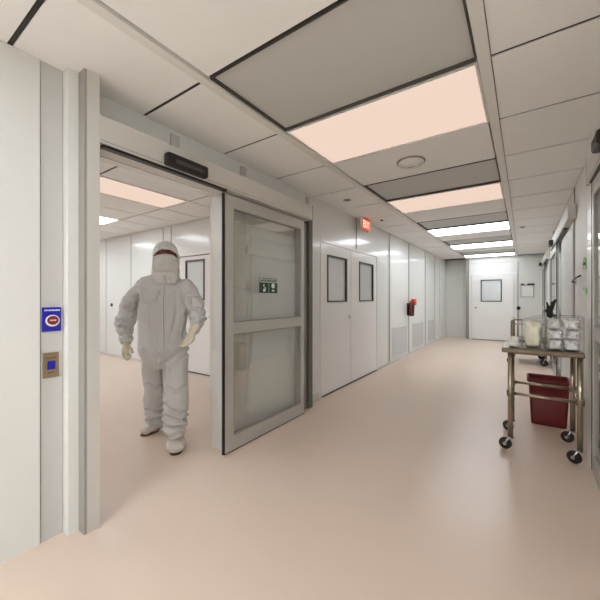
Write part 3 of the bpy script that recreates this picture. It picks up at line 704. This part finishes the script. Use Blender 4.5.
creases = [  # polylines in view angle coordinates, (points, radius px, depth m)
 ([(188,344),(178,350),(169,357),(162,364)], 1.7, .022), ([(163,366),(163,380),(163.5,392)], 1.3, .02),
 ([(186,316),(189,308),(190,298)], 1.5, .02), ([(184,336),(187,326),(188,318)], 1.5, .015), ([(137,296),(138,306),(135,316)], 1.6, .02), ([(126,308),(132,311),(137,309)], 1.2, .012), ([(122,325),(128,328),(134,330)], 1.2, .012), ([(118,315),(126,318),(134,317)], 1.2, .009),
 ([(192,310),(199,312),(204,309)], 1.2, .012), ([(190,318),(197,319),(204,316)], 1.2, .010),
 ([(148,411),(156,413),(163,411)], 1.6, .018), ([(149,420),(156,419),(163,421)], 1.2, .012), ([(165,415),(172,420),(182,421),(188,418)], 1.6, .018), ([(163,404),(170,408),(180,416),(186,412)], 1.4, .012), ([(166,428),(174,430),(184,426)], 1.3, .012),
 ([(172,366),(180,360),(188,352)], 1.1, .010), ([(168,388),(176,392),(186,386)], 1.2, .008), ([(147,384),(155,388),(162,384)], 1.2, .008), ([(144,350),(152,356),(158,366)], 1.2, .008),
 ([(138,284),(139,296),(146,302),(155,300),(159,291)], .9, .006), ([(150,330),(153,345),(158,360)], 1.4, .006), ([(178,300),(176,320),(170,340)], 1.6, .005), ([(148,310),(150,325)], 1.5, .005),
]
def segd(p, a, b):
    ax, ay = b[0]-a[0], b[1]-a[1]; L = ax*ax+ay*ay; t = max(0, min(1, ((p[0]-a[0])*ax+(p[1]-a[1])*ay)/L))
    return math.hypot(p[0]-a[0]-t*ax, p[1]-a[1]-t*ay)
def view(p):
    d = -SA*p.x+CA*p.y; l = CA*p.x+SA*p.y; return (300+324*l/d, 298-324*(p.z-1.36)/d)
def cloth(p, nn):
    q = Vector((p.x*1.0, p.y*1.0, p.z*1.0))
    uv = view(p); o = 0
    big = noise.noise(q*7)*.014
    # stacked soft folds where cloth bunches
    k = 0
    if uv[1] > 400: k = min(1, (uv[1]-400)/14)
    if (uv[0] < 137 or uv[0] > 189) and uv[1] > 296: k = max(k, .8)
    fold = math.sin(p.z*85+noise.noise(q*9)*5+(uv[0]*.10))*(.0085*k)
    fine = (noise.ridged_multi_fractal(Vector((q.x*9, q.y*9, q.z*6)), 1, 2, 3, .9, 1.2)-1.0)*.006
    if nn.dot(to) > -.1:
        for pts, r, dep in creases:
            dd = min(segd(uv, a, b) for a, b in zip(pts, pts[1:]))
            if dd < r*4: o += 1.35*-dep*math.exp(-(dd/r)**2)+dep*.5*math.exp(-((dd-2.3*r)/r)**2)
    return p+nn*(big+fold+fine+o)
sm = capsule_mesh(suit_caps, .011, 5)
suit = from_mesh('coverall', sm, 'suit', P, cloth)
bvh = BVHTree.FromPolygons([v.co.copy() for v in suit.data.vertices], [tuple(p.vertices) for p in suit.data.polygons])
def on_suit(u, v, lift=.002, tree=None):
    o_ = Vector((0, 0, 1.36)); d_ = (at(u, v, 1)-o_).normalized()
    h = (tree or bvh).ray_cast(o_, d_)
    return (h[0]+h[1]*lift) if h[0] is not None else at(u, v, 2.9)
def ribbon(pts, half, lift=.003):
    """narrow cloth strip that follows the garment"""
    bm = bmesh.new(); rows = []
    for i, (u, v) in enumerate(pts):
        rows.append([bm.verts.new(on_suit(u+dx, v, l)) for dx, l in ((-half, .0), (-half, lift), (-half*.4, lift*1.6), (half*.4, lift*1.6), (half, lift), (half, .0))])
    for a, b in zip(rows, rows[1:]):
        for k in range(5):
            f = bm.faces.new((a[k], a[k+1], b[k+1], b[k])); f.smooth = True
    return bm
zp = [(164.0-.6*math.sin((v-283)/83*PI), v) for v in range(283, 366, 3)]
pl = obj('zip_placket', ribbon(zp, 1.5, .004), 'suitl', P)
bm = bmesh.new(); ring_tube(bm, [on_suit(u+.1, v, .009) for u, v in zp], .0022, 6); sub('zip', bm, 'alud', pl)
# cuffs
for a, b, r in (((125.8,336,3.00),(126.3,343,2.98),.050), ((195.2,327,2.91),(194,331,2.87),.046)):
    A, B = at(*a), at(*b); bm = bmesh.new()
    k = [A+(B-A)*i/8 for i in range(9)]
    ring_tube(bm, k, [r+.004*math.sin(i*2.3) for i in range(9)], 20)
    obj('cuff', bm, 'suitl', P)
# hood: cap over the head, draping down to the collar, with an arched eye opening
hc = at(166, 256, 3.04)
bm = bmesh.new(); NA, NR = 72, 46; rows = []
def hood_r(t):     # t 0 top .. 1 hem; returns (half width, half depth, z offset)
    zt = hc.z+.142; zb_ = at(166, 284, 3.04).z
    z = zt+(zb_-zt)*t
    prof = [(0,0,0),(.03,.045,.05),(.08,.075,.085),(.18,.100,.115),(.32,.112,.128),(.5,.118,.130),(.68,.122,.124),(.85,.124,.108),(1,.115,.085)]
    for (t0, w0, d0), (t1, w1, d1) in zip(prof, prof[1:]):
        if t <= t1:
            s = (t-t0)/(t1-t0); return w0+(w1-w0)*s, d0+(d1-d0)*s, z
    return prof[-1][1], prof[-1][2], z
def hp(t, a, off=0):
    w, d, z = hood_r(t); c = hc.copy(); c.z = z
    q = c+Wd*(w+off)*math.sin(a)+to*(d+off)*math.cos(a)
    wr_ = noise.noise(q*14)*.011+noise.noise(q*34)*.006
    if t > .4: wr_ += math.sin(a*9+noise.noise(q*10)*3)*.012*(t-.4)
    dr = (Wd*math.sin(a)+to*math.cos(a))
    return q+dr*wr_
top = bm.verts.new(hp(0, 0))
for i in range(1, NR+1):
    rows.append([bm.verts.new(hp(i/NR, 2*PI*j/NA)) for j in range(NA)])
def opening(t, a):
    a = (a+PI) % (2*PI)-PI
    if abs(a) > 1.22: return False
    arc = 1-(a/1.22)**2
    t_top = .365-.13*arc; t_bot = .43-.07*arc
    return t_top < t < t_bot
for j in range(NA): bm.faces.new((top, rows[0][(j+1)%NA], rows[0][j]))
for i in range(NR-1):
    for j in range(NA):
        if opening((i+1.5)/NR, 2*PI*(j+.5)/NA): continue
        bm.faces.new((rows[i][j], rows[i][(j+1)%NA], rows[i+1][(j+1)%NA], rows[i+1][j]))
for f in bm.faces: f.smooth = True
hood = obj('hood', bm, 'suitl', P)
so = hood.modifiers.new('thick', 'SOLIDIFY'); so.thickness = .004; so.offset = -1
# goggles band behind the opening
bm = bmesh.new(); R_ = []
for i in range(11):
    t = .20+.22*i/10; R_.append([bm.verts.new(hp(t, -1.45+2.9*j/28, -.010)) for j in range(29)])
for a, b in zip(R_, R_[1:]):
    for j in range(28): f = bm.faces.new((a[j], a[j+1], b[j+1], b[j])); f.smooth = True
gg = obj('goggles', bm, 'goggle', P); so = gg.modifiers.new('thick', 'SOLIDIFY'); so.thickness = .003
# face mask with pleats
bm = bmesh.new(); R_ = []
for i in range(19):
    t = .40+.34*i/18; row = []
    for j in range(33):
        a = -1.05+2.1*j/32
        b_ = .010+.020*math.exp(-(a/.5)**2)*math.sin(min(1, i/18)*PI)+.003*math.sin(i/18*PI*6)
        edge = 0 if 0 < j < 32 and 0 < i < 18 else -.012
        arch = -.070*(1-(a/1.05)**2)*(1-i/18)
        row.append(bm.verts.new(hp(t+arch*.9, a, b_+edge)))
    R_.append(row)
for a, b in zip(R_, R_[1:]):
    for j in range(32): f = bm.faces.new((a[j], a[j+1], b[j+1], b[j])); f.smooth = True
mk = obj('face_mask', bm, 'mask', P); so = mk.modifiers.new('thick', 'SOLIDIFY'); so.thickness = .003
# collar knot under the chin
bm = bmesh.new(); cc = at(164.5, 277.5, 2.915)
ring_tube(bm, [cc+Wd*.012+VZ*.02, cc-Wd*.006+VZ*.01+to*.006, cc-Wd*.004-VZ*.012, cc+Wd*.008-VZ*.03], [.008,.010,.009,.005], 8); obj('collar_snap', bm, 'suitl', P)
# shoe covers with soles
def shoe(heel, toe, ank, hw):
    h = Vector(heel); t = Vector(toe); f = (t-h); f.z = 0; f.normalize(); sd_ = Vector((-f.y, f.x, 0)); L = (t-h).length
    caps = [(h+VZ*.055+f*.05, h+VZ*.062+f*L*.5, (hw*.85, .055), (hw*.98, .062), sd_, VZ), (h+VZ*.062+f*L*.5, h+VZ*.050+f*(L-.065), (hw*.98, .060), (hw*.90, .044), sd_, VZ),
            (h+VZ*.07+f*.09, Vector(ank), (hw*.85, .085), (hw*.98, .085), sd_, f)]
    me = capsule_mesh(caps, .007, 4)
    def dfm(p, nn):
        q = p+nn*(math.sin(p.z*150+noise.noise(p*18)*4)*.0022+noise.noise(p*22)*.007)
        if q.z < .009: q.z = .009
        return q
    s = from_mesh('shoe_cover', me, 'shoe', P, dfm)
    bm = bmesh.new(); prof = []
    for i in range(28):
        a = 2*PI*i/28; c = math.cos(a); s_ = math.sin(a)
        wv = hw*.76*(1 if c > 0 else .86)
        prof.append(h+f*(L/2+c*(L/2-.02))+sd_*(abs(s_)**.75*(1 if s_ > 0 else -1))*wv)
    lo = [bm.verts.new((p.x, p.y, .001)) for p in prof]; hi = [bm.verts.new((p.x, p.y, .012)) for p in prof]
    bm.faces.new(lo[::-1]); bm.faces.new(hi)
    for k in range(28): bm.faces.new((lo[k], lo[(k+1)%28], hi[(k+1)%28], hi[k]))
    sub('sole', bm, 'sole', s)
h1 = at(176, 440, 3.06); h1.z = 0; t1 = at(175.5, 455, 2.775); t1.z = 0
shoe(h1, t1, at(175.5, 430, 2.93), .082)
h2 = at(160.5, 429, 3.36); h2.z = 0; t2 = at(139, 437, 3.17); t2.z = 0
shoe(h2, t2, at(156.5, 420, 3.29), .066)

# ------------------------------------------------------------ world, camera, view
w = bpy.data.worlds.new('world'); sc.world = w; w.use_nodes = True
w.node_tree.nodes['Background'].inputs[0].default_value = (.8,.8,.8,1); w.node_tree.nodes['Background'].inputs[1].default_value = .3
cam = bpy.data.cameras.new('camera'); co = bpy.data.objects.new('camera', cam); C.objects.link(co)
co.location = (0, 0, 1.36); co.rotation_euler = (PI/2, 0, ALPHA)
cam.sensor_width = 36; cam.lens = 324/600*36; cam.shift_y = -2/600; cam.clip_start = .02
sc.camera = co
sc.view_settings.view_transform = 'Standard'; sc.view_settings.look = 'None'; sc.view_settings.gamma = 1; sc.view_settings.exposure = 1.25
sc.view_settings.use_curve_mapping = False
sc.cycles.use_denoising = True
sc.cycles.max_bounces = 14; sc.cycles.diffuse_bounces = 8; sc.cycles.transparent_max_bounces = 16
